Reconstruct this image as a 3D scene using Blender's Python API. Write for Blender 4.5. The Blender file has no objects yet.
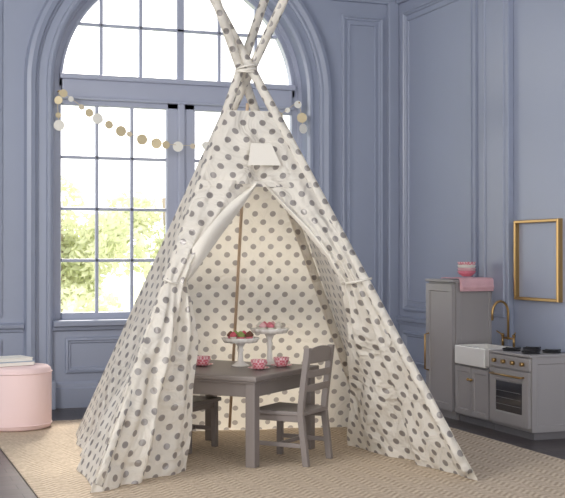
import bpy, bmesh, math, random
from mathutils import Vector, Matrix
random.seed(7)
scene=bpy.context.scene
scene.view_settings.view_transform='Standard'
scene.view_settings.look='None'
scene.view_settings.exposure=0.0

# ------------------------------------------------------------ materials
def srgb(r,g,b):
    def c(v):
        v/=255.0
        return v/12.92 if v<=0.04045 else ((v+0.055)/1.055)**2.4
    return (c(r),c(g),c(b),1)
def mat(name,col,rough=0.5,metal=0.0,var=0.06,scale=6.0,bump=0.0,bscale=60.0,coat=0.0):
    m=bpy.data.materials.new(name); m.use_nodes=True
    nt=m.node_tree; N=nt.nodes; L=nt.links
    b=N['Principled BSDF']
    b.inputs['Roughness'].default_value=rough
    b.inputs['Metallic'].default_value=metal
    b.inputs['Coat Weight'].default_value=coat
    tc=N.new('ShaderNodeTexCoord')
    n=N.new('ShaderNodeTexNoise'); n.inputs['Scale'].default_value=scale; n.inputs['Detail'].default_value=4
    L.new(tc.outputs['Object'],n.inputs['Vector'])
    mr=N.new('ShaderNodeMapRange'); mr.inputs['To Min'].default_value=1-var; mr.inputs['To Max'].default_value=1+var
    L.new(n.outputs['Fac'],mr.inputs['Value'])
    mx=N.new('ShaderNodeVectorMath'); mx.operation='SCALE'
    mx.inputs[0].default_value=col[:3]
    L.new(mr.outputs['Result'],mx.inputs['Scale'])
    L.new(mx.outputs['Vector'],b.inputs['Base Color'])
    if bump>0:
        n2=N.new('ShaderNodeTexNoise'); n2.inputs['Scale'].default_value=bscale
        L.new(tc.outputs['Object'],n2.inputs['Vector'])
        bp=N.new('ShaderNodeBump'); bp.inputs['Strength'].default_value=bump; bp.inputs['Distance'].default_value=0.01
        L.new(n2.outputs['Fac'],bp.inputs['Height']); L.new(bp.outputs['Normal'],b.inputs['Normal'])
    return m

M_wall=mat('wall_paint',srgb(154,162,183),0.42,var=0.03,scale=1.5)
M_wall_r=mat('wall_paint_lit',srgb(158,166,187),0.36,var=0.05,scale=1.2)  # wall paint made slightly lighter: brightness of the lit right wall put into the colour
M_trim=mat('trim_paint',srgb(154,162,183),0.32,var=0.02)
M_win=mat('window_paint_backlit',srgb(174,180,200),0.35,var=0.02)  # paler than the trim: backlight on the window frame is mixed into this colour
M_ceil=mat('ceiling_paint',srgb(225,225,228),0.8)
M_grey=mat('grey_cabinet_paint',srgb(163,159,160),0.42,var=0.03)
M_greydk=mat('grey_cabinet_dark',srgb(120,117,120),0.45,var=0.03)
M_taupe=mat('taupe_furniture_paint',srgb(130,122,120),0.4,var=0.05)
M_white=mat('white_ceramic',srgb(245,243,240),0.15,var=0.01,coat=0.5)
M_gold=mat('brushed_brass',srgb(185,152,102),0.3,metal=1.0,var=0.05)
M_blk=mat('black_iron',srgb(35,34,36),0.4,var=0.1)
M_ovglass=mat('oven_glass',srgb(60,58,62),0.08,var=0.02)
M_pink=mat('pink_upholstery',srgb(240,214,214),0.85,var=0.03,bump=0.15,bscale=250)
M_pinkd=mat('pink_ceramic',srgb(226,130,148),0.35,var=0.3,scale=60)
M_pinkl=mat('pink_towel_cloth',srgb(236,190,198),0.9,var=0.06,bump=0.2,bscale=300)
M_cream=mat('cream_cotton',srgb(226,221,212),0.9,var=0.02,bump=0.1,bscale=400)
M_wood=mat('light_wood_pole',srgb(205,180,155),0.5,var=0.15,scale=20)
M_paper=mat('book_paper',srgb(238,235,228),0.8)
M_bookb=mat('book_cover_blue',srgb(170,185,205),0.6)
M_green=mat('green_icing',srgb(150,170,100),0.6,var=0.2,scale=40)
M_choc=mat('chocolate_cake',srgb(120,78,62),0.7,var=0.2,scale=40)
M_strw=mat('strawberry_icing',srgb(215,95,115),0.45,var=0.2,scale=40)
M_twine=mat('twine',srgb(215,203,180),0.9)
M_gpap=mat('gold_paper',srgb(212,197,162),0.5,metal=0.2,var=0.1)
M_wpap=mat('white_paper',srgb(240,238,230),0.8)

def check_mat():
    m=bpy.data.materials.new('pink_gingham'); m.use_nodes=True
    nt=m.node_tree; N=nt.nodes; L=nt.links; b=N['Principled BSDF']
    tc=N.new('ShaderNodeTexCoord'); c=N.new('ShaderNodeTexChecker'); c.inputs['Scale'].default_value=70
    c.inputs['Color1'].default_value=srgb(224,125,142); c.inputs['Color2'].default_value=srgb(242,210,214)
    L.new(tc.outputs['Object'],c.inputs['Vector']); L.new(c.outputs['Color'],b.inputs['Base Color']); b.inputs['Roughness'].default_value=0.4
    return m
M_check=check_mat()

def fabric_dots():
    m=bpy.data.materials.new('polka_dot_canvas'); m.use_nodes=True
    nt=m.node_tree; N=nt.nodes; L=nt.links
    b=N['Principled BSDF']; out=N['Material Output']
    uv=N.new('ShaderNodeUVMap')
    p=0.113
    sc=N.new('ShaderNodeVectorMath'); sc.operation='SCALE'; sc.inputs['Scale'].default_value=1/p
    L.new(uv.outputs['UV'],sc.inputs[0])
    lens=[]
    for off in (0.0,0.5):
        ad=N.new('ShaderNodeVectorMath'); ad.operation='ADD'; ad.inputs[1].default_value=(off,off,0)
        L.new(sc.outputs['Vector'],ad.inputs[0])
        fr=N.new('ShaderNodeVectorMath'); fr.operation='FRACTION'; L.new(ad.outputs['Vector'],fr.inputs[0])
        sb=N.new('ShaderNodeVectorMath'); sb.operation='SUBTRACT'; sb.inputs[1].default_value=(0.5,0.5,0)
        L.new(fr.outputs['Vector'],sb.inputs[0])
        ln=N.new('ShaderNodeVectorMath'); ln.operation='LENGTH'; L.new(sb.outputs['Vector'],ln.inputs[0])
        lens.append(ln)
    mn=N.new('ShaderNodeMath'); mn.operation='MINIMUM'
    L.new(lens[0].outputs['Value'],mn.inputs[0]); L.new(lens[1].outputs['Value'],mn.inputs[1])
    mr=N.new('ShaderNodeMapRange'); mr.inputs['From Min'].default_value=0.155; mr.inputs['From Max'].default_value=0.18
    mr.inputs['To Min'].default_value=1; mr.inputs['To Max'].default_value=0
    L.new(mn.outputs['Value'],mr.inputs['Value'])
    mix=N.new('ShaderNodeMix'); mix.data_type='RGBA'
    mix.inputs['A'].default_value=srgb(243,240,234); mix.inputs['B'].default_value=srgb(176,172,172)
    L.new(mr.outputs['Result'],mix.inputs['Factor'])
    L.new(mix.outputs['Result'],b.inputs['Base Color'])
    rg=N.new('ShaderNodeMapRange'); rg.inputs['To Min'].default_value=0.9; rg.inputs['To Max'].default_value=0.35
    L.new(mr.outputs['Result'],rg.inputs['Value']); L.new(rg.outputs['Result'],b.inputs['Roughness'])
    mt=N.new('ShaderNodeMath'); mt.operation='MULTIPLY'; mt.inputs[1].default_value=0.55
    L.new(mr.outputs['Result'],mt.inputs[0]); L.new(mt.outputs[0],b.inputs['Metallic'])
    tc=N.new('ShaderNodeTexCoord')
    n2=N.new('ShaderNodeTexNoise'); n2.inputs['Scale'].default_value=4.5; n2.inputs['Detail'].default_value=3; n2.inputs['Distortion'].default_value=1.2
    L.new(tc.outputs['Object'],n2.inputs['Vector'])
    bp=N.new('ShaderNodeBump'); bp.inputs['Strength'].default_value=0.8; bp.inputs['Distance'].default_value=0.08
    L.new(n2.outputs['Fac'],bp.inputs['Height']); L.new(bp.outputs['Normal'],b.inputs['Normal'])
    tr=N.new('ShaderNodeBsdfTranslucent')
    wm=N.new('ShaderNodeMix'); wm.data_type='RGBA'; wm.blend_type='MULTIPLY'; wm.inputs['Factor'].default_value=1
    wm.inputs['B'].default_value=(1.0,0.95,0.86,1); L.new(mix.outputs['Result'],wm.inputs['A'])
    L.new(wm.outputs['Result'],tr.inputs['Color'])
    ms=N.new('ShaderNodeMixShader'); ms.inputs['Fac'].default_value=0.38
    L.new(b.outputs['BSDF'],ms.inputs[1]); L.new(tr.outputs['BSDF'],ms.inputs[2])
    L.new(ms.outputs['Shader'],out.inputs['Surface'])
    return m
M_dots=fabric_dots()

def rug_mat():
    m=bpy.data.materials.new('jute_chevron_rug'); m.use_nodes=True
    nt=m.node_tree; N=nt.nodes; L=nt.links; b=N['Principled BSDF']
    tc=N.new('ShaderNodeTexCoord'); sep=N.new('ShaderNodeSeparateXYZ'); L.new(tc.outputs['Object'],sep.inputs[0])
    pp=N.new('ShaderNodeMath'); pp.operation='PINGPONG'; pp.inputs[1].default_value=0.065
    L.new(sep.outputs['X'],pp.inputs[0])
    ad=N.new('ShaderNodeMath'); ad.operation='ADD'; L.new(pp.outputs[0],ad.inputs[0]); L.new(sep.outputs['Y'],ad.inputs[1])
    ml=N.new('ShaderNodeMath'); ml.operation='MULTIPLY'; ml.inputs[1].default_value=2*math.pi/0.048; L.new(ad.outputs[0],ml.inputs[0])
    sn=N.new('ShaderNodeMath'); sn.operation='SINE'; L.new(ml.outputs[0],sn.inputs[0])
    n=N.new('ShaderNodeTexNoise'); n.inputs['Scale'].default_value=55; n.inputs['Detail'].default_value=5; L.new(tc.outputs['Object'],n.inputs['Vector'])
    n3=N.new('ShaderNodeMath'); n3.operation='MULTIPLY_ADD'; n3.inputs[1].default_value=4.5; L.new(n.outputs['Fac'],n3.inputs[0]); L.new(sn.outputs[0],n3.inputs[2])
    mr=N.new('ShaderNodeMapRange'); mr.inputs['From Min'].default_value=0.9; mr.inputs['From Max'].default_value=3.6
    L.new(n3.outputs[0],mr.inputs['Value'])
    mix=N.new('ShaderNodeMix'); mix.data_type='RGBA'
    mix.inputs['A'].default_value=srgb(168,149,128); mix.inputs['B'].default_value=srgb(218,202,181)
    L.new(mr.outputs['Result'],mix.inputs['Factor']); L.new(mix.outputs['Result'],b.inputs['Base Color'])
    b.inputs['Roughness'].default_value=0.95
    bp=N.new('ShaderNodeBump'); bp.inputs['Strength'].default_value=0.4; bp.inputs['Distance'].default_value=0.005
    L.new(n3.outputs[0],bp.inputs['Height']); L.new(bp.outputs['Normal'],b.inputs['Normal'])
    return m
def floor_mat():
    m=bpy.data.materials.new('dark_wood_planks'); m.use_nodes=True
    nt=m.node_tree; N=nt.nodes; L=nt.links; b=N['Principled BSDF']
    tc=N.new('ShaderNodeTexCoord')
    br=N.new('ShaderNodeTexBrick'); br.inputs['Scale'].default_value=1.0
    br.inputs['Brick Width'].default_value=1.6; br.inputs['Row Height'].default_value=0.12; br.inputs['Mortar Size'].default_value=0.003
    br.inputs['Color1'].default_value=srgb(98,90,90); br.inputs['Color2'].default_value=srgb(80,74,76); br.inputs['Mortar'].default_value=srgb(35,32,34)
    L.new(tc.outputs['Object'],br.inputs['Vector'])
    mp=N.new('ShaderNodeMapping'); mp.inputs['Scale'].default_value=(2,30,1); L.new(tc.outputs['Object'],mp.inputs['Vector'])
    n=N.new('ShaderNodeTexNoise'); n.inputs['Scale'].default_value=2; n.inputs['Detail'].default_value=6; L.new(mp.outputs[0],n.inputs['Vector'])
    mix=N.new('ShaderNodeMix'); mix.data_type='RGBA'; mix.blend_type='MULTIPLY'; mix.inputs['Factor'].default_value=0.5
    L.new(br.outputs['Color'],mix.inputs['A']); L.new(n.outputs['Color'],mix.inputs['B'])
    L.new(mix.outputs['Result'],b.inputs['Base Color']); b.inputs['Roughness'].default_value=0.35
    return m
def leaf_mat(name,c1,c2):
    m=bpy.data.materials.new(name); m.use_nodes=True
    nt=m.node_tree; N=nt.nodes; L=nt.links; b=N['Principled BSDF']; out=N['Material Output']
    tc=N.new('ShaderNodeTexCoord'); n=N.new('ShaderNodeTexNoise'); n.inputs['Scale'].default_value=1.5
    L.new(tc.outputs['Object'],n.inputs['Vector'])
    mix=N.new('ShaderNodeMix'); mix.data_type='RGBA'; mix.inputs['A'].default_value=c1; mix.inputs['B'].default_value=c2
    mr=N.new('ShaderNodeMapRange'); mr.inputs['From Min'].default_value=0.4; mr.inputs['From Max'].default_value=0.6
    L.new(n.outputs['Fac'],mr.inputs['Value']); L.new(mr.outputs['Result'],mix.inputs['Factor'])
    L.new(mix.outputs['Result'],b.inputs['Base Color']); b.inputs['Roughness'].default_value=0.8
    tr=N.new('ShaderNodeBsdfTranslucent'); L.new(mix.outputs['Result'],tr.inputs['Color'])
    ms=N.new('ShaderNodeMixShader'); ms.inputs['Fac'].default_value=0.5
    L.new(b.outputs['BSDF'],ms.inputs[1]); L.new(tr.outputs['BSDF'],ms.inputs[2]); L.new(ms.outputs[0],out.inputs['Surface'])
    return m
def glass_mat():
    m=bpy.data.materials.new('window_glass'); m.use_nodes=True
    nt=m.node_tree; N=nt.nodes; L=nt.links; N.remove(N['Principled BSDF']); out=N['Material Output']
    t=N.new('ShaderNodeBsdfTransparent'); g=N.new('ShaderNodeBsdfGlossy'); g.inputs['Roughness'].default_value=0.02
    ms=N.new('ShaderNodeMixShader'); ms.inputs['Fac'].default_value=0.04
    L.new(t.outputs[0],ms.inputs[1]); L.new(g.outputs[0],ms.inputs[2]); L.new(ms.outputs[0],out.inputs['Surface'])
    return m
M_rug=rug_mat(); M_floor=floor_mat(); M_glass=glass_mat()
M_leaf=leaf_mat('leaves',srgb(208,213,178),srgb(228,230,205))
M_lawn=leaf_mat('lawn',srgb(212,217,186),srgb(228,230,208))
M_bark=mat('pale_bark',srgb(175,163,148),0.9,var=0.2)

# ------------------------------------------------------------ helpers
def link(o,parent=None):
    scene.collection.objects.link(o)
    if parent: o.parent=parent
    return o
def empty(name,loc=(0,0,0),rz=0):
    e=bpy.data.objects.new(name,None); e.empty_display_size=0.1
    e.location=loc; e.rotation_euler=(0,0,rz); return link(e)
def mesh(name,verts,faces,m,parent=None,smooth=False,bevel=0.0,uvs=None,loc=None):
    me=bpy.data.meshes.new(name); me.from_pydata([tuple(v) for v in verts],[],faces); me.update()
    if uvs:
        l=me.uv_layers.new(name='UVMap')
        for poly in me.polygons:
            for li in poly.loop_indices: l.data[li].uv=uvs[me.loops[li].vertex_index]
    else:
        bm=bmesh.new(); bm.from_mesh(me); bmesh.ops.recalc_face_normals(bm,faces=bm.faces); bm.to_mesh(me); bm.free()
    me.materials.append(m)
    if smooth:
        for p in me.polygons: p.use_smooth=True
    o=bpy.data.objects.new(name,me); link(o,parent)
    if loc: o.location=loc
    if bevel>0:
        b=o.modifiers.new('b','BEVEL'); b.width=bevel; b.segments=2; b.limit_method='ANGLE'
    return o
def box(name,lo,hi,m,parent=None,bevel=0.003):
    x0,y0,z0=lo; x1,y1,z1=hi
    v=[(x0,y0,z0),(x1,y0,z0),(x1,y1,z0),(x0,y1,z0),(x0,y0,z1),(x1,y0,z1),(x1,y1,z1),(x0,y1,z1)]
    f=[(0,3,2,1),(4,5,6,7),(0,1,5,4),(1,2,6,5),(2,3,7,6),(3,0,4,7)]
    return mesh(name,v,f,m,parent,bevel=bevel)
def lathe(name,prof,m,parent=None,loc=(0,0,0),seg=32,wob=0,nw=0,smooth=True):
    v=[];f=[]
    for (r,z) in prof:
        for i in range(seg):
            a=2*math.pi*i/seg; rr=r*(1+wob*math.cos(nw*a)) if r>0.03 else r
            v.append((rr*math.cos(a),rr*math.sin(a),z))
    n=len(prof)
    for j in range(n-1):
        for i in range(seg):
            f.append((j*seg+i,j*seg+(i+1)%seg,(j+1)*seg+(i+1)%seg,(j+1)*seg+i))
    f.append(tuple(range(seg-1,-1,-1))); f.append(tuple((n-1)*seg+i for i in range(seg)))
    return mesh(name,v,f,m,parent,smooth=smooth,loc=loc)
def tube(name,pts,r,m,parent=None,seg=12,uv=False,cap=True):
    pts=[Vector(p) for p in pts]; v=[];f=[];uvs=[]; L=0
    prev=None
    for k,p in enumerate(pts):
        t=(pts[min(k+1,len(pts)-1)]-pts[max(k-1,0)]).normalized()
        if prev is None:
            up=Vector((0,0,1)) if abs(t.z)<0.9 else Vector((1,0,0)); a=t.cross(up).normalized()
        else: a=(prev-t*prev.dot(t)).normalized()
        prev=a; b=t.cross(a)
        if k: L+=(p-pts[k-1]).length
        for i in range(seg+1):
            an=2*math.pi*i/seg; v.append(p+(a*math.cos(an)+b*math.sin(an))*r); uvs.append((an*r,L))
    s=seg+1
    for k in range(len(pts)-1):
        for i in range(seg): f.append((k*s+i,k*s+i+1,(k+1)*s+i+1,(k+1)*s+i))
    if cap:
        f.append(tuple(range(seg-1,-1,-1))); f.append(tuple((len(pts)-1)*s+i for i in range(seg)))
    return mesh(name,v,f,m,parent,smooth=True,uvs=uvs if uv else None)
def cyl(name,p0,p1,r,m,parent=None,seg=20): 
    o=tube(name,[p0,p1],r,m,parent,seg); 
    for p in o.data.polygons: p.use_smooth=len(p.vertices)==4
    return o
def ball(name,c,r,m,parent=None,sc=(1,1,1)):
    bm=bmesh.new(); bmesh.ops.create_icosphere(bm,subdivisions=3,radius=r)
    for v in bm.verts: v.co=Vector((v.co.x*sc[0],v.co.y*sc[1],v.co.z*sc[2]))+Vector(c)
    me=bpy.data.meshes.new(name); bm.to_mesh(me); bm.free(); me.materials.append(m)
    for p in me.polygons: p.use_smooth=True
    return link(bpy.data.objects.new(name,me),parent)

YB=9.07; XR=4.46
def W_back(a,z,h): return (a,YB-h,z)
def W_right(a,z,h): return (XR-h,a,z)
def frame_mold(name,W,a0,a1,z0,z1,prof,m,parent):
    v=[];f=[]
    for (o,h) in prof:
        v+= [W(a0+o,z0+o,h),W(a1-o,z0+o,h),W(a1-o,z1-o,h),W(a0+o,z1-o,h)]
    for j in range(len(prof)-1):
        for i in range(4): f.append((j*4+i,j*4+(i+1)%4,(j+1)*4+(i+1)%4,(j+1)*4+i))
    return mesh(name,v,f,m,parent)
def linear_mold(name,W,a0,a1,prof,m,parent=None):
    v=[];f=[]; n=len(prof)
    for (z,h) in prof: v.append(W(a0,z,h))
    for (z,h) in prof: v.append(W(a1,z,h))
    for j in range(n-1): f.append((j,j+1,n+j+1,n+j))
    f.append(tuple(range(n))); f.append(tuple(range(2*n-1,n-1,-1)))
    return mesh(name,v,f,m,parent)
PM=[(0,0),(0.004,0.02),(0.02,0.024),(0.03,0.012),(0.04,0.012),(0.048,0.0)]
PM2=[(0,0),(0.004,0.012),(0.014,0.012),(0.018,0.0)]

# ------------------------------------------------------------ room shell
box('floor',(-3,-1,-0.1),(XR+0.2,YB+0.3,0),M_floor,bevel=0)
CX=2.535; R=1.07; ZS=2.55; ZT=4.0; ZB=0.66
NA=48
def wall_face(y):
    v=[];f=[]
    def q(*p):
        b=len(v); v.extend([(x,y,z) for x,z in p]); f.append(tuple(range(b,b+len(p))))
    q((-3,0),(CX-R,0),(CX-R,ZT),(-3,ZT)); q((CX+R,0),(XR+0.2,0),(XR+0.2,ZT),(CX+R,ZT))
    q((CX-R,0),(CX+R,0),(CX+R,ZB),(CX-R,ZB))
    for i in range(NA):
        a0=math.pi*(1-i/NA); a1=math.pi*(1-(i+1)/NA)
        x0,z0=CX+R*math.cos(a0),ZS+R*math.sin(a0); x1,z1=CX+R*math.cos(a1),ZS+R*math.sin(a1)
        q((x0,z0),(x1,z1),(x1,ZT),(x0,ZT))
    return v,f
v,f=wall_face(YB); v2,f2=wall_face(YB+0.28); b=len(v); v+=v2; f+=[tuple(i+b for i in q) for q in f2]
path=[(CX-R,ZB),(CX-R,ZS)]+[(CX+R*math.cos(math.pi*(1-i/NA)),ZS+R*math.sin(math.pi*(1-i/NA))) for i in range(1,NA)]+[(CX+R,ZS),(CX+R,ZB),(CX-R,ZB)]
for i in range(len(path)-1):
    b=len(v); (x0,z0),(x1,z1)=path[i],path[i+1]
    v+=[(x0,YB,z0),(x1,YB,z1),(x1,YB+0.28,z1),(x0,YB+0.28,z0)]; f.append((b,b+1,b+2,b+3))
mesh('wall_back',v,f,M_wall)
box('wall_right',(XR,-1,0),(XR+0.2,YB,ZT),M_wall_r,bevel=0)
box('wall_left',(-3.2,5.2,0),(-3,YB,ZT),M_wall,bevel=0)
box('ceiling',(-3.2,-1,ZT),(XR+0.2,YB+0.28,ZT+0.1),M_ceil,bevel=0)

def arch_sweep(name,prof,m,parent,zbot,cx=CX):
    v=[];f=[]; K=NA+3
    for (r,y) in prof:
        v.append((cx-r,y,zbot))
        for i in range(NA+1):
            a=math.pi*(1-i/NA); v.append((cx+r*math.cos(a),y,ZS+r*math.sin(a)))
        v.append((cx+r,y,zbot))
    for j in range(len(prof)-1):
        for i in range(K-1): f.append((j*K+i,j*K+i+1,(j+1)*K+i+1,(j+1)*K+i))
    return mesh(name,v,f,m,parent)
y=YB
arch_sweep('trim_1',[(R,y+0.01),(R,y-0.03),(R+0.02,y-0.045),(R+0.045,y-0.045),(R+0.05,y-0.025),(R+0.11,y-0.02),(R+0.115,y-0.035),(R+0.13,y-0.04),(R+0.14,y-0.065),(R+0.175,y-0.08),(R+0.205,y-0.07),(R+0.215,y-0.03),(R+0.22,y)],M_trim,None,0.21)
for s,n in ((-1,'trim_2'),(1,'trim_3')):
    a=CX+s*(R+0.11); box(n,(a-0.125,YB-0.095,0),(a+0.125,YB,0.22),M_trim,bevel=0.008)

# window
win=empty('window_1',(0,0,0))
yf=YB+0.10
arch_sweep('outer_frame',[(R+0.005,yf+0.06),(R+0.005,yf),(R-0.03,yf),(R-0.035,yf+0.015),(R-0.085,yf+0.015),(R-0.09,yf+0.03),(R-0.09,yf+0.06)],M_win,win,ZB)
G=0.98
box('transom',(CX-G,yf-0.02,2.445),(CX+G,yf+0.05,2.64),M_win,win,0.012)
box('transom_lip',(CX-G-.02,yf-0.05,2.60),(CX+G+.02,yf,2.645),M_win,win,0.01)
box('transom_lip2',(CX-G-.02,yf-0.035,2.44),(CX+G+.02,yf,2.465),M_win,win,0.008)
box('bottom_rail',(CX-G,yf,ZB),(CX+G,yf+0.05,0.742),M_win,win,0.008)
box('center_stile',(CX-0.122,yf,0.70),(CX+0.122,yf+0.05,2.45),M_win,win,0.01)
box('center_astragal',(CX-0.03,yf-0.025,0.70),(CX+0.03,yf+0.01,2.45),M_win,win,0.01)
box('top_rail',(CX-G,yf,2.395),(CX+G,yf+0.05,2.45),M_win,win,0.008)
for sgn in (-1,1):
    x0=CX+sgn*0.122; x1=CX+sgn*G
    for k in (1,2):
        xc=x0+(x1-x0)*k/3; box('muntin_v',(xc-0.013,yf+0.01,0.74),(xc+0.013,yf+0.04,2.40),M_win,win,0.004)
    for k in (1,2,3):
        zc=0.744+(2.395-0.744)*k/4; box('muntin_h',(min(x0,x1),yf+0.01,zc-0.013),(max(x0,x1),yf+0.04,zc+0.013),M_win,win,0.004)
for dx in (-0.66,-0.335,0,0.335,0.66):
    h=math.sqrt(G*G-dx*dx); w=0.03 if dx==0 else 0.013
    box('arch_muntin',(CX+dx-w,yf+0.01,2.63),(CX+dx+w,yf+0.04,ZS+h+0.02),M_win,win,0.004)
hw=math.sqrt(G*G-0.5**2)
box('arch_muntin_h',(CX-hw-.02,yf+0.01,3.04),(CX+hw+.02,yf+0.04,3.066),M_win,win,0.004)
arch_sweep('inner_arch_bead',[(G+0.0,yf+0.03),(G+0.0,yf-0.01),(G+0.02,yf-0.01),(G+0.02,yf+0.03)],M_win,win,2.6)
gp=[(CX-G-.02,yf+0.028,ZB+.04)]+[(CX+(G+.02)*math.cos(math.pi*(1-i/NA)),yf+0.028,ZS+(G+.02)*math.sin(math.pi*(1-i/NA))) for i in range(NA+1)]+[(CX+G+.02,yf+0.028,ZB+.04)]
mesh('glass_pane',gp,[tuple(range(len(gp)))],M_glass,win)
linear_mold('trim_4',W_back,CX-R+0.002,CX+R-0.002,[(0.60,0),(0.61,0.03),(0.635,0.04),(0.645,0.075),(0.675,0.08),(0.685,0.07),(0.685,-0.1),(0.60,-0.1)],M_trim)

# panels & rails
tr=empty('trim_5')
frame_mold('panel_under_window',W_back,CX-R+0.10,CX-0.06,0.27,0.55,PM,M_trim,tr)
frame_mold('panel_under_window_b',W_back,CX+0.06,CX+R-0.10,0.27,0.55,PM,M_trim,tr)
frame_mold('panel_corner_tall',W_back,3.93,4.33,0.72,3.27,PM,M_trim,tr)
frame_mold('panel_corner_tall_in',W_back,4.0,4.26,0.79,3.20,PM2,M_trim,tr)
frame_mold('panel_corner_low',W_back,3.93,4.33,0.27,0.55,PM,M_trim,tr)
frame_mold('panel_left_tall',W_back,0.15,1.08,0.72,3.27,PM,M_trim,tr)
frame_mold('panel_left_low',W_back,0.15,1.08,0.27,0.55,PM,M_trim,tr)
tr2=empty('trim_6')
frame_mold('panel_r1',W_right,7.68,8.93,0.72,3.30,PM,M_trim,tr2)
frame_mold('panel_r1_in',W_right,7.76,8.85,0.80,3.22,PM2,M_trim,tr2)
frame_mold('panel_r1_low',W_right,7.68,8.93,0.27,0.55,PM,M_trim,tr2)
RAIL=[(0.60,0),(0.605,0.015),(0.625,0.02),(0.635,0.04),(0.66,0.045),(0.668,0.03),(0.672,0)]
linear_mold('trim_7',W_back,CX+R+0.222,XR,RAIL,M_trim)
linear_mold('trim_8',W_back,-3,CX-R-0.222,RAIL,M_trim)
linear_mold('trim_9',W_right,7.56,YB,RAIL,M_trim)
BASE=[(0,0),(0,0.03),(0.15,0.03),(0.16,0.02),(0.185,0.018),(0.2,0.008),(0.205,0)]
linear_mold('baseboard_back',W_back,CX-R+0.015,CX+R-0.015,BASE,M_trim)
linear_mold('baseboard_back_corner',W_back,CX+R+0.235,XR,BASE,M_trim)
linear_mold('baseboard_back_far',W_back,-3,CX-R-0.235,BASE,M_trim)
linear_mold('baseboard_right',W_right,-1,YB,[(z,h*0.6) for z,h in BASE],M_trim)
# pilaster
pl=empty('trim_10')
box('shaft',(XR-0.05,7.17,0.2),(XR,7.54,3.38),M_trim,pl,0.006)
frame_mold('shaft_panel',lambda a,z,h:(XR-0.05-h,a,z),7.215,7.495,0.75,3.25,PM2,M_trim,pl)
box('trim_11',(XR-0.10,YB-0.05,0),(XR,YB,3.40),M_trim,None,0.01)
CR=[(3.38,0),(3.385,0.03),(3.42,0.04),(3.43,0.07),(3.47,0.09),(3.49,0.09),(3.49,0)]
linear_mold('trim_12',W_right,-1,YB,CR,M_trim)
linear_mold('trim_13',W_back,3.82,XR,CR,M_trim)
linear_mold('trim_14',W_back,-3,1.25,CR,M_trim)

# ------------------------------------------------------------ rug
rug=box('jute_rug',(0,0,0),(3.01,4.4,0.012),M_rug,None,0.004); rug.location=(0.86,3.9,0.001)

# ------------------------------------------------------------ teepee
tp=empty('play_teepee')
C=Vector((2.19,6.47,2.30))
FL=Vector((1.136,5.714,0)); FR=Vector((3.054,5.321,0)); BL=Vector((1.412,7.61,0)); BR=Vector((3.33,7.22,0))
ZR=0.016
def on(P,z,out=0.0):
    k=z/2.30; p=P.lerp(Vector((C.x,C.y,0)),k)
    d=(P-Vector((C.x,C.y,0))).normalized()
    return Vector((p.x,p.y,z))+Vector((d.x,d.y,0))*out
def sheet(name,func,ns,nt,m,u0=None,thick=0.0,flipu=1):
    P=[[func(i/ns,j/nt) for i in range(ns+1)] for j in range(nt+1)]
    v=[];uvs=[];f=[]; vv=0
    for j in range(nt+1):
        if j: vv+=(P[j][0]-P[j-1][0]).length*0.94
        row=0; W=sum((P[j][i]-P[j][i-1]).length for i in range(1,ns+1))
        st=-W/2 if u0 is None else u0(j/nt)
        for i in range(ns+1):
            if i: row+=(P[j][i]-P[j][i-1]).length
            v.append(P[j][i]); uvs.append((flipu*(st+row),vv))
    s=ns+1
    for j in range(nt):
        for i in range(ns): f.append((j*s+i,j*s+i+1,(j+1)*s+i+1,(j+1)*s+i))
    return mesh(name,v,f,m,tp,smooth=True,uvs=uvs)
O=0.046; ZTOP=2.04
def panel(A,B,z0,z1,sag=0.03,ph=0.0):
    cen=Vector((C.x,C.y,0))
    inn=(cen-(A+B)/2).normalized()
    def fn(s,t):
        z=z0+(z1-z0)*t
        a=on(A,z,O); b=on(B,z,O); p=a.lerp(b,s)
        e=math.sin(math.pi*s)
        lo=max(0,1-t*1.5); up=min(1,(1-t)*2.5)
        w=sag*e*math.sin(math.pi*t) + lo*0.034*e*math.sin(s*13+ph+t*2) + lo*0.016*e*math.sin(s*29+ph*2)
        w+=up*e*(0.010*math.sin(s*17+t*6+ph)+0.014*math.sin((s*1.5+t*2.2)*6+ph)+0.010*math.sin((s*2.0-t*1.6)*9+ph*2))
        p=p+Vector((inn.x,inn.y,0))*w
        return p
    return fn
sheet('side_panel_left',panel(FL,BL,ZR,ZTOP,0.08,0.5),56,64,M_dots)
sheet('back_panel',panel(BL,BR,ZR,ZTOP,0.0,1.5),56,64,M_dots)
sheet('side_panel_right',panel(BR,FR,ZR,ZTOP,0.03,2.5),56,64,M_dots)
sheet('front_yoke',panel(FL,FR,1.60,ZTOP,0.0,0),20,12,M_dots)
def band(s,t):
    z=1.585+0.03*t; p=on(FL,z,O+0.006).lerp(on(FR,z,O+0.006),s); 
    return p+Vector((-0.04,-0.2,0)).normalized()*0.012
sheet('yoke_seam',band,12,2,M_dots)
def patch(s,t):
    z=1.71+0.13*t; s2=0.40+0.34*s+0.08*(t)*(0.5-s)
    p=on(FL,z,O).lerp(on(FR,z,O),s2)
    return p+Vector((-0.2,-0.98,0))*0.03
sheet('vent_window_patch',patch,6,4,M_cream)
def interp(keys,z):
    for a,b in zip(keys,keys[1:]):
        if a[2]>=z>=b[2]:
            k=(a[2]-z)/(a[2]-b[2])
            return Vector(a).lerp(Vector(b),k)
    return Vector(keys[-1] if z<keys[-1][2] else keys[0])
LK=[(2.165,6.17,1.62),(2.05,6.13,1.47),(1.94,6.10,1.34),(1.82,6.08,1.19),(1.72,6.10,1.05),(1.74,6.05,.92),(1.76,6.03,.75),(1.745,6.03,.5),(1.73,6.06,.25),(1.72,6.09,.0)]
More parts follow.
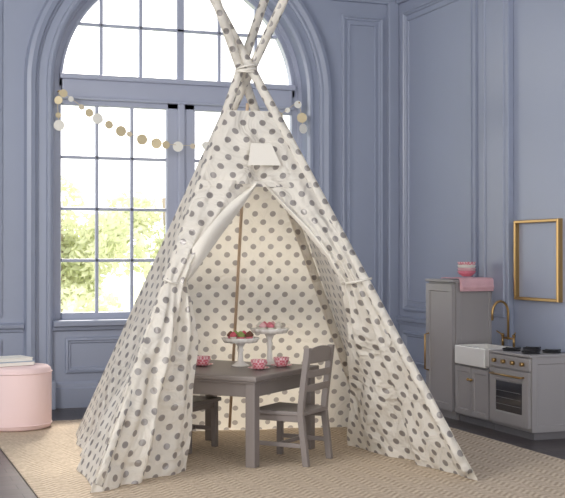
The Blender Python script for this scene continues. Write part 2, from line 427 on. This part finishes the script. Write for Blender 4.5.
RK=[(2.175,6.17,1.62),(2.28,6.09,1.47),(2.38,6.02,1.34),(2.49,5.97,1.19),(2.575,5.94,1.05),(2.62,5.99,.9),(2.69,6.10,.7),(2.77,6.25,.5),(2.84,6.42,.25),(2.90,6.57,.0)]
def flap(P,keys,side):
    def fn(s,t):
        z=ZR+(1.62-ZR)*t
        a=on(P,z,O); e=interp(keys,z); 
        e.z=z
        p=a.lerp(e,s)
        d=(e-a); n=Vector((d.y,-d.x,0)); W=d.length
        if n.length>1e-6: n.normalize()
        if n.y>0: n=-n
        lo=max(0,(1.05-z)/1.05); hi=max(0,1-abs(z-1.05)/0.45)
        env=math.sin(math.pi*min(1,s*1.1+.02))**0.7 if s<0.89 else math.sin(math.pi*(0.98))**0.7*0.5+0.2
        env*=min(1,s*6)
        fold=math.sin(s*17+side*1.7+0.6*math.sin(z*3))*0.55+math.sin(s*31+z*2.0+side)*0.3+math.sin(s*7.5+side)*0.5
        amp=(0.006+0.062*lo**0.6*(1-0.25*lo))*min(1,W/0.25)
        p=p+n*(amp*fold*env)
        p=p+n*(0.035*math.sin(math.pi*s)*(1-lo))
        p=p+n*0.010*min(1,s*5)*math.sin((s*1.2+z*1.5)*9+side*2)*min(1,W/0.3)
        p+=n*0.014*hi*math.sin(s*26)*min(1,s*2)*min(1,(1-s)*4+.3)
        return p
    return fn
def hw_at(t):
    z=ZR+(1.62-ZR)*t; return -(on(FL,z,O)-on(FR,z,O)).length/2
sheet('door_flap_left',flap(FL,LK,0),64,72,M_dots,u0=hw_at)
sheet('door_flap_right',flap(FR,RK,1),64,72,M_dots,u0=hw_at)
def hem(P,keys,side,w):
    base=flap(P,keys,side)
    def fn(s,t):
        t2=0.655+0.335*t
        e=base(1.0,t2); a=base(0.9,t2); d=(a-e); d.z=0
        if d.length>1e-6: d.normalize()
        ww=w*max(0.2,math.sin(math.pi*(0.12+0.85*t)))
        ww=min(ww,(on(P,e.z,O)-e).length*0.6)
        q=e+d*ww*s+Vector((0,0,0.25*ww*s))
        return q+Vector((-0.15,-0.98,0))*(0.012+0.025*math.sin(math.pi*s))
    return fn
sheet('flap_turnback_left',hem(FL,LK,0,0.11),8,40,M_cream)
sheet('flap_turnback_right',hem(FR,RK,1,0.035),8,40,M_cream)
for P,K,n in ((FL,LK,'tie_left'),(FR,RK,'tie_right')):
    a=on(P,1.05,O+0.01); e=interp(K,1.05)
    mid=a.lerp(e,0.5)+Vector((-0.03,-0.055,0))
    tube(n,[a+Vector((0,0,0.02)),mid,e+Vector((0.0,-0.01,-0.01)),e.lerp(a,0.5)+Vector((0.03,0.05,0)),a+Vector((0,0,0.02))],0.007,M_cream,tp)
# poles
feet=[('pole_fl',FL,(-0.03,0.02)),('pole_fr',FR,(0.02,-0.035)),('pole_bl',BL,(0.035,0.025)),('pole_br',BR,(-0.02,0.04))]
for n,P,off in feet:
    c=C+Vector((off[0],off[1],0)); inn=(Vector((C.x,C.y,0))-P).normalized()
    P2=P+inn*0.02+Vector((0,0,ZR+0.03)); d=(c-P2)
    pts=[P2+d*(k/20) for k in range(0,21)]+[c+d*(0.05*k) for k in range(1,6)]
    tube(n,pts,0.027,M_dots,tp,seg=16,uv=True)
mb=(BL+BR)/2; c=C+Vector((0.03,0.03,0)); d=c-mb
tube('pole_back_center',[mb+Vector((0,-0.06,ZR+0.03)),c-d*.08],0.010,M_wood,tp)
for k in range(3):
    pts=[(C.x+0.060*math.cos(a),C.y+0.075*math.sin(a),2.29+0.011*k+0.012*math.sin(a+k)) for a in [2*math.pi*i/20 for i in range(21)]]
    tube('rope_wrap',pts,0.006,M_cream,tp,cap=False)

# ------------------------------------------------------------ play table and chairs
RZ=math.radians(41.5)
tb=empty('play_table',(2.128,6.585,0.013),RZ)
H=0.51; S=0.40
box('top',(-S,-S,H-0.03),(S,S,H),M_taupe,tb,0.008)
box('top_lip',(-S+.012,-S+.012,H-0.042),(S-.012,S-.012,H-0.03),M_taupe,tb,0.004)
for i,(sx,sy) in enumerate(((-1,-1),(1,-1),(1,1),(-1,1))):
    x=sx*(S-.05); yy=sy*(S-.05)
    box('leg_%d'%(i+1),(x-.03,yy-.03,0),(x+.03,yy+.03,H-.04),M_taupe,tb,0.005)
for sx in (-1,1):
    box('apron',(sx*(S-.05)-.012,-S+.06,H-.12),(sx*(S-.05)+.012,S-.06,H-.04),M_taupe,tb)
    box('apron',(-S+.06,sx*(S-.05)-.012,H-.12),(S-.06,sx*(S-.05)+.012,H-.04),M_taupe,tb)
def chair(loc,rz):
    c=empty('kids_chair',loc,rz)
    SH=0.305
    vs=[];f=[];n=10
    for top in (1,0):
        for j in range(n+1):
            for i in range(n+1):
                x=(i/n-.5)*2;yy=(j/n-.5)*2
                dip=0.008*(1-x*x)*(1-yy*yy)*top
                wdt=0.175+0.012*yy
                vs.append((x*wdt,yy*0.17,SH-(0 if top else 0.024)-dip))
    k=(n+1)**2
    for j in range(n):
        for i in range(n):
            a=j*(n+1)+i; f.append((a,a+1,a+n+2,a+n+1)); f.append((k+a,k+a+n+1,k+a+n+2,k+a+1))
    for i in range(n):
        for a,b_ in ((i,i+1),(n*(n+1)+i+1,n*(n+1)+i)): f.append((a,k+a,k+b_,b_))
        for a,b_ in (((i+1)*(n+1),i*(n+1)),(i*(n+1)+n,(i+1)*(n+1)+n)): f.append((a,k+a,k+b_,b_))
    mesh('seat',vs,f,M_taupe,c,bevel=0.005)
    for i,sx in enumerate((-1,1)):
        x=sx*0.15
        box('front_leg_%d'%i,(x-.017,0.125,0),(x+.017,0.159,SH-.02),M_taupe,c,0.004)
        pr=[(-0.185,0),(-0.15,SH-.02),(-0.155,SH+.05),(-0.195,0.665)]
        vv=[];ff=[]
        for (yy,z) in pr:
            vv+=[(x-.016,yy-.018,z),(x+.016,yy-.018,z),(x+.016,yy+.018,z),(x-.016,yy+.018,z)]
        for j in range(3):
            for q in range(4): ff.append((j*4+q,j*4+(q+1)%4,j*4+4+(q+1)%4,j*4+4+q))
        ff+= [(3,2,1,0),(12,13,14,15)]
        mesh('back_post_%d'%i,vv,ff,M_taupe,c,bevel=0.004)
        box('side_stretcher_%d'%i,(x-.009,-.165,.10),(x+.009,.13,.125),M_taupe,c)
        box('side_apron_%d'%i,(x-.009,-.145,SH-.06),(x+.009,.13,SH-.02),M_taupe,c)
    box('front_apron',(-.14,.132,SH-.06),(.14,.15,SH-.02),M_taupe,c)
    box('mid_stretcher',(-.14,-.01,.10),(.14,.008,.122),M_taupe,c)
    def rail(name,z0,z1,y0,crown):
        vv=[];ff=[];m_=12
        for i in range(m_+1):
            x=-.14+.28*i/m_; u=1-(2*i/m_-1)**2; b=-0.012*u
            vv+=[(x,y0-.009+b,z0),(x,y0+.009+b,z0),(x,y0+.009+b-.006,z1+crown*u),(x,y0-.009+b-.006,z1+crown*u)]
        for i in range(m_):
            for q in range(4): ff.append((i*4+q,i*4+(q+1)%4,i*4+4+(q+1)%4,i*4+4+q))
        ff+=[(3,2,1,0),(m_*4,m_*4+1,m_*4+2,m_*4+3)]
        mesh(name,vv,ff,M_taupe,c,bevel=0.003)
    rail('top_rail',0.575,0.65,-0.188,0.02)
    rail('mid_rail',0.495,0.535,-0.180,0.0)
    rail('low_rail',0.415,0.455,-0.172,0.0)
    return c
chair((2.375,6.235,0.013),RZ)
chair((1.90,6.84,0.013),RZ+math.pi)

# ------------------------------------------------------------ tableware
TT=0.013+H+0.001
def stand(loc,h,r,name='cake_stand'):
    e=empty(name,loc)
    lathe('pedestal',[(0.055,0),(0.056,0.006),(0.04,0.014),(0.018,0.03),(0.014,h*0.5),(0.02,h*0.6),(0.014,h*0.7),(0.03,h-0.022),(r*0.85,h-0.016),(r,h+0.012),(r-0.006,h+0.014),(r*0.88,h),(0.0,h)],M_white,e,seg=64,wob=0.03,nw=16)
    return e
def sweets(loc,r,n,cols,name='cupcakes'):
    e=empty(name,loc)
    pos=[(0,0)]+[(r*math.cos(2*math.pi*i/n),r*math.sin(2*math.pi*i/n)) for i in range(n)]
    for i,(x,yy) in enumerate(pos):
        cse,ic=cols[i%len(cols)]
        lathe('case',[(0.015,0),(0.021,0.022),(0,0.022)],cse,e,loc=(x,yy,0),seg=20,smooth=False)
        lathe('icing',[(0.021,0.02),(0.024,0.028),(0.019,0.036),(0.014,0.042),(0.006,0.05),(0,0.052)],ic,e,loc=(x,yy,0),seg=16)
s1=(2.215,6.655,TT); s2=(2.42,6.70,TT)
stand(s1,0.16,0.115); sweets((s1[0],s1[1],TT+0.161),0.06,7,[(M_pinkd,M_green),(M_pinkd,M_choc),(M_wpap,M_strw)])
stand(s2,0.21,0.12); sweets((s2[0],s2[1],TT+0.211),0.06,7,[(M_wpap,M_pinkd),(M_wpap,M_cream),(M_wpap,M_pinkl)])
def cup(x,yy,rz=0.0):
    e=empty('tea_cup',(x,yy,TT),rz)
    lathe('saucer',[(0.025,0),(0.03,0.003),(0.066,0.012),(0.064,0.014),(0.03,0.007),(0,0.007)],M_check,e)
    lathe('cup',[(0.024,0.007),(0.030,0.01),(0.045,0.034),(0.048,0.058),(0.045,0.058),(0.040,0.034),(0.022,0.014),(0,0.014)],M_check,e)
    tube('handle',[(0.044,0,0.048),(0.062,0,0.048),(0.066,0,0.036),(0.055,0,0.024),(0.040,0,0.026)],0.004,M_check,e,8)
cup(1.80,6.58,2.0); cup(2.00,6.74,0.5); cup(2.25,6.42,0.4); cup(2.43,6.52,1.0)

# ------------------------------------------------------------ pouf + books
pf=empty('pink_pouf',(1.055,8.08,0.013))
lathe('body',[(0.215,0),(0.24,0.01),(0.245,0.04),(0.245,0.38),(0.238,0.41),(0.22,0.425),(0.0,0.43)],M_pink,pf,seg=64)
for z in (0.035,0.385):
    tube('piping',[(0.246*math.cos(2*math.pi*i/48),0.246*math.sin(2*math.pi*i/48),z) for i in range(49)],0.005,M_pink,pf,8,cap=False)
bk=empty('book_stack',(1.0,8.08,0.443),0.3)
box('book_1',(-.15,-.11,0),(.15,.11,.025),M_paper,bk); box('cover_1',(-.153,-.113,.025),(.153,.113,.029),M_bookb,bk,0.001)
box('book_2',(-.13,-.10,.029),(.14,.10,.05),M_paper,bk); box('cover_2',(-.133,-.103,.05),(.143,.103,.054),M_wpap,bk,0.001)

# ------------------------------------------------------------ garland
gl=empty('paper_disc_garland')
def gp_(s):
    x=1.53+(3.47-1.53)*s; z=2.47-0.385*(1-abs(2*s-1)**2.0)
    return Vector((x,YB-0.10,z))
ends0=[Vector((1.50,YB-.10,2.22)),Vector((1.49,YB-.10,2.35)),Vector((1.50,YB-.10,2.47))]
ends1=[Vector((3.50,YB-.10,2.47)),Vector((3.53,YB-.10,2.35)),Vector((3.54,YB-.10,2.24))]
allp=ends0+[gp_(i/40) for i in range(41)]+ends1
tube('string',allp,0.003,M_twine,gl,6)
cum=0; nxt=0; k=0
for a,b_ in zip(allp,allp[1:]):
    L=(b_-a).length
    while nxt<cum+L:
        p=a.lerp(b_,(nxt-cum)/L); r=random.choice([0.022,0.032,0.042,0.042])
        mm=random.choice([M_gpap,M_wpap,M_gpap,M_wpap,M_twine])
        tilt=random.uniform(-0.5,0.5)
        dirv=Vector((math.sin(tilt),-math.cos(tilt),0))*0.0015
        cyl('disc_%d'%k,p-dirv+Vector((0,-.004,-r*0.3)),p+dirv+Vector((0,-.004,-r*0.3)),r,mm,gl,20)
        k+=1; nxt+=random.uniform(0.07,0.125)
    cum+=L
for hx,n in ((1.50,'hook_l'),(3.50,'hook_r')):
    cyl(n,(hx,YB-.04,2.475),(hx,YB-.11,2.475),0.006,M_gold,gl)

# ------------------------------------------------------------ play kitchen
X0=4.10; X1=4.44
fr=empty('play_fridge')
box('carcass',(X0+0.015,7.405,0.0),(X1,7.82,1.0),M_grey,fr,0.004)
box('top',(X0-0.01,7.39,1.0),(X1,7.835,1.02),M_grey,fr,0.004)
box('door',(X0-0.003,7.412,0.06),(X0+0.018,7.813,0.985),M_grey,fr,0.003)
frame_mold('door_shaker',lambda a,z,h:(X0-0.003-h,a,z),7.412,7.813,0.06,0.985,[(0,0),(0,0.01),(0.05,0.01),(0.055,0)],M_grey,fr)
frame_mold('side_shaker',lambda a,z,h:(a,7.405-h,z),X0+0.015,X1,0.0,1.0,[(0,0),(0,0.008),(0.045,0.008),(0.05,0)],M_grey,fr)
tube('handle',[(X0-.012,7.77,.33),(X0-.045,7.77,.34),(X0-.045,7.77,.60),(X0-.012,7.77,.61)],0.007,M_gold,fr)
kt=empty('play_kitchen_sink')
Y0,Y1=6.903,7.385; HC=0.545
box('carcass',(X0+.012,Y0,0.05),(X1,Y1,HC-0.13),M_grey,kt,0.003)
box('toe_kick',(X0+.035,Y0,0),(X1,Y1,0.05),M_greydk,kt,0.0)
box('counter_rear',(X1-0.08,Y0,HC-0.13),(X1,Y1,HC),M_grey,kt,0.003)
box('counter_side_a',(X0+.012,Y0,HC-0.13),(X1-.08,Y0+.03,HC),M_grey,kt,0.003)
box('counter_side_b',(X0+.012,Y1-.03,HC-0.13),(X1-.08,Y1,HC),M_grey,kt,0.003)
sx0,sx1,sy0,sy1=X0-.025,X1-.082,Y0+.032,Y1-.032; sz=HC+.008
box('sink_front',(sx0,sy0,HC-.125),(sx0+.025,sy1,sz),M_white,kt,0.006)
box('sink_back',(sx1-.02,sy0,HC-.125),(sx1,sy1,sz),M_white,kt,0.004)
box('sink_l',(sx0+.01,sy0,HC-.125),(sx1,sy0+.02,sz),M_white,kt,0.004)
box('sink_r',(sx0+.01,sy1-.02,HC-.125),(sx1,sy1,sz),M_white,kt,0.004)
box('sink_base',(sx0+.01,sy0,HC-.125),(sx1,sy1,HC-.11),M_white,kt,0.002)
ym=(Y0+Y1)/2
for i,(a,b_) in enumerate(((Y0+.01,ym-.003),(ym+.003,Y1-.01))):
    box('door_%d'%i,(X0,a,.065),(X0+.014,b_,HC-.14),M_grey,kt,0.002)
    frame_mold('door_frame_%d'%i,lambda u,z,h:(X0-h,u,z),a,b_,.065,HC-.14,[(0,0),(0,0.009),(0.035,0.009),(0.04,0)],M_grey,kt)
    ky=ym+(-.022 if i==0 else .022)
    ball('knob_%d'%i,(X0-.022,ky,.32),0.011,M_gold,kt); cyl('knob_stem_%d'%i,(X0,ky,.32),(X0-.02,ky,.32),0.005,M_gold,kt)
fx=X1-.045
cyl('bridge',(fx,ym-.075,HC+.06),(fx,ym+.075,HC+.06),0.007,M_gold,kt)
for s in (-1,1):
    cyl('riser',(fx,ym+s*.075,HC-.002),(fx,ym+s*.075,HC+.075),0.009,M_gold,kt)
    cyl('lever',(fx,ym+s*.075,HC+.08),(fx-.02,ym+s*.125,HC+.105),0.005,M_gold,kt)
    ball('cap',(fx,ym+s*.075,HC+.08),0.013,M_gold,kt)
goose=[(fx,ym,HC+.05),(fx,ym,HC+.24)]+[(fx-.065+.065*math.cos(a),ym,HC+.24+.085*math.sin(a)) for a in [math.pi*i/12 for i in range(1,13)]]+[(fx-.13,ym,HC+.19)]
tube('gooseneck',goose,0.009,M_gold,kt)
st=empty('play_stove')
Y0,Y1=6.40,6.897
box('carcass',(X0+.012,Y0,0.05),(X1,Y1,HC-.012),M_grey,st,0.003)
box('toe_kick',(X0+.035,Y0+.01,0),(X1,Y1,0.05),M_greydk,st,0.0)
box('cooktop',(X0-.008,Y0-.006,HC-.012),(X1,Y1,HC+.006),M_grey,st,0.004)
box('control_panel',(X0-.004,Y0+.006,HC-.10),(X0+.014,Y1-.006,HC-.018),M_grey,st,0.003)
for i in range(4):
    ky=Y0+.075+i*.116
    cyl('knob_%d'%i,(X0-.003,ky,HC-.058),(X0-.028,ky,HC-.058),0.014,M_gold,st)
box('oven_door',(X0-.004,Y0+.012,.075),(X0+.014,Y1-.012,HC-.11),M_grey,st,0.003)
frame_mold('oven_door_frame',lambda u,z,h:(X0-.004-h,u,z),Y0+.012,Y1-.012,.075,HC-.11,[(0,0),(0,.006),(.07,.006),(.08,-.003)],M_grey,st)
box('oven_window',(X0-.009,Y0+.09,.155),(X0-.004,Y1-.09,HC-.19),M_ovglass,st,0.001)
tube('oven_handle',[(X0-.008,Y0+.06,HC-.145),(X0-.038,Y0+.06,HC-.145),(X0-.038,Y1-.06,HC-.145),(X0-.008,Y1-.06,HC-.145)],0.007,M_gold,st)
for z in (.20,.245,.29):
    cyl('rack_bar',(X0-.011,Y0+.10,z),(X0-.011,Y1-.10,z),0.002,M_greydk,st,8)
for i,(bx,by) in enumerate(((X0+.09,Y0+.13),(X0+.09,Y1-.13),(X0+.25,Y0+.13),(X0+.25,Y1-.13))):
    lathe('burner_%d'%i,[(0.06,0),(0.06,.006),(.05,.008),(.02,.008),(.018,.014),(0,.014)],M_blk,st,loc=(bx,by,HC+.006))
    for a in (0,math.pi/2):
        dx,dy=.07*math.cos(a),.07*math.sin(a)
        cyl('grate',(bx-dx,by-dy,HC+.022),(bx+dx,by+dy,HC+.022),.005,M_blk,st,8)
    tube('grate_ring',[(bx+.055*math.cos(2*math.pi*k/24),by+.055*math.sin(2*math.pi*k/24),HC+.02) for k in range(25)],.004,M_blk,st,8,cap=False)
frame_mold('side_shaker',lambda a,z,h:(a,Y0-h,z),X0+.012,X1,0.05,HC-.012,[(0,0),(0,0.006),(0.04,0.006),(0.045,0)],M_grey,st)

# bowls and towel on fridge
bw=empty('stacked_bowls',(4.26,7.50,1.0405))
for i in range(4):
    lathe('bowl_%d'%i,[(0.03,0),(0.034,0.004),(0.06,0.022),(0.07,0.042),(0.067,0.043),(0.056,0.022),(0.02,0.008),(0,0.008)],[M_pinkd,M_pinkl,M_wpap,M_check][i],bw,loc=(0,0,0.022*i))
tw=empty('dish_towel')
vs=[];f=[];pr=[(7.66,1.022),(7.60,1.026),(7.50,1.024),(7.42,1.027),(7.388,1.026),(7.380,1.015),(7.378,.98),(7.376,.96),(7.372,.935)]
nx=16
for lay in range(2):
    b=len(vs)
    for j,(yy,z) in enumerate(pr):
        for i in range(nx+1):
            x=4.13+.29*i/nx
            w=.004*math.sin(i*1.1+lay)+.004*lay
            vs.append((x+(0.01*j/8 if lay else 0),yy-(w+.005 if j>4 else 0)-lay*.003,z+(abs(w)*.6+.002 if j<=4 else 0)+(.02*lay if j>6 else 0)))
    for j in range(len(pr)-1):
        for i in range(nx): a=b+j*(nx+1)+i; f.append((a,a+1,a+nx+2,a+nx+1))
o=mesh('cloth',vs,f,M_pinkl,tw,smooth=True); sm=o.modifiers.new('s','SOLIDIFY'); sm.thickness=.003; sm.offset=1

# ------------------------------------------------------------ gold frame on right wall
pfm=empty('brass_picture_frame')
frame_mold('frame',W_right,6.565,7.115,.882,1.446,[(0,0),(0,.035),(.004,.04),(.018,.04),(.022,.036),(.022,.0)],M_gold,pfm)
box('backing',(XR-.006,6.58,.895),(XR-.001,7.10,1.435),M_wall_r,pfm,0)

# ------------------------------------------------------------ outdoors
box('ground',(-20,YB+.4,-.25),(30,50,-.15),M_lawn,None,0)
def bush(name,c,rad,n,ls):
    vs=[];f=[]
    cl=[(Vector((random.gauss(0,.5)*rad[0],random.gauss(0,.5)*rad[1],random.uniform(.15,1)*rad[2])),random.uniform(.3,.55)) for _ in range(14)]
    for _ in range(n):
        cc,rr=random.choice(cl)
        d=Vector((random.gauss(0,1),random.gauss(0,1),random.gauss(0,1))).normalized()*rr*random.uniform(.6,1)
        p=cc+d
        if p.z<0: p.z=-p.z
        a=Vector((random.gauss(0,1),random.gauss(0,1),random.gauss(0,1))).normalized(); b_=a.orthogonal().normalized()
        s=ls*random.uniform(.6,1.3); k=len(vs)
        vs+=[p-a*s,p+b_*s*.5,p+a*s,p-b_*s*.5]; f.append((k,k+1,k+2,k+3))
    o=mesh('leaves',vs,f,M_leaf); o.name=name; o.location=c
    return o
def tree(name,c,h,spread):
    e=empty(name,c)
    tube('trunk',[(0,0,-.05),(.05,0,h*.4),(0,.05,h*.8)],.07,M_bark,e)
    o=bush('canopy',(0,0,h*.22),(spread,spread,h*.6),3000,.08); o.parent=e
tree('garden_tree',(2.9,17.5,-.15),2.7,0.8)
tree('garden_tree.001',(5.0,19,-.15),2.9,0.9)
tree('garden_tree.002',(8.2,20,-.15),2.8,0.8)
bush('garden_hedge',(3.4,13.0,-.16),(2.0,.4,.6),6000,.06)

# ------------------------------------------------------------ light
w=bpy.data.worlds.new('sky'); scene.world=w; w.use_nodes=True
bg=w.node_tree.nodes['Background']; bg.inputs['Color'].default_value=(1.0,0.99,0.97,1); bg.inputs['Strength'].default_value=2.35
def area(name,loc,target,size,power,col):
    l=bpy.data.lights.new(name,'AREA'); l.energy=power; l.size=size; l.color=col
    o=link(bpy.data.objects.new(name,l)); o.location=loc
    o.rotation_euler=(Vector(target)-Vector(loc)).to_track_quat('-Z','Y').to_euler(); return o
area('added_fill_light',(-2.2,4.5,3.2),(3.2,6.8,0.7),1.4,90,(1,.97,.92))  # unseen fill light, added from the left to brighten the tent and room
sun=bpy.data.lights.new('sun','SUN'); sun.energy=4.5; sun.angle=math.radians(8); sun.color=(1,.93,.82)
so=link(bpy.data.objects.new('sun',sun)); so.rotation_euler=(Vector((-0.25,-1,-0.75))).to_track_quat('-Z','Y').to_euler()

cam=bpy.data.cameras.new('camera'); cam.sensor_width=36; cam.lens=36*1150/565
co=link(bpy.data.objects.new('camera',cam)); co.location=(0,0,1.2)
co.rotation_euler=(math.radians(90.3),0,math.radians(-20.5)); scene.camera=co
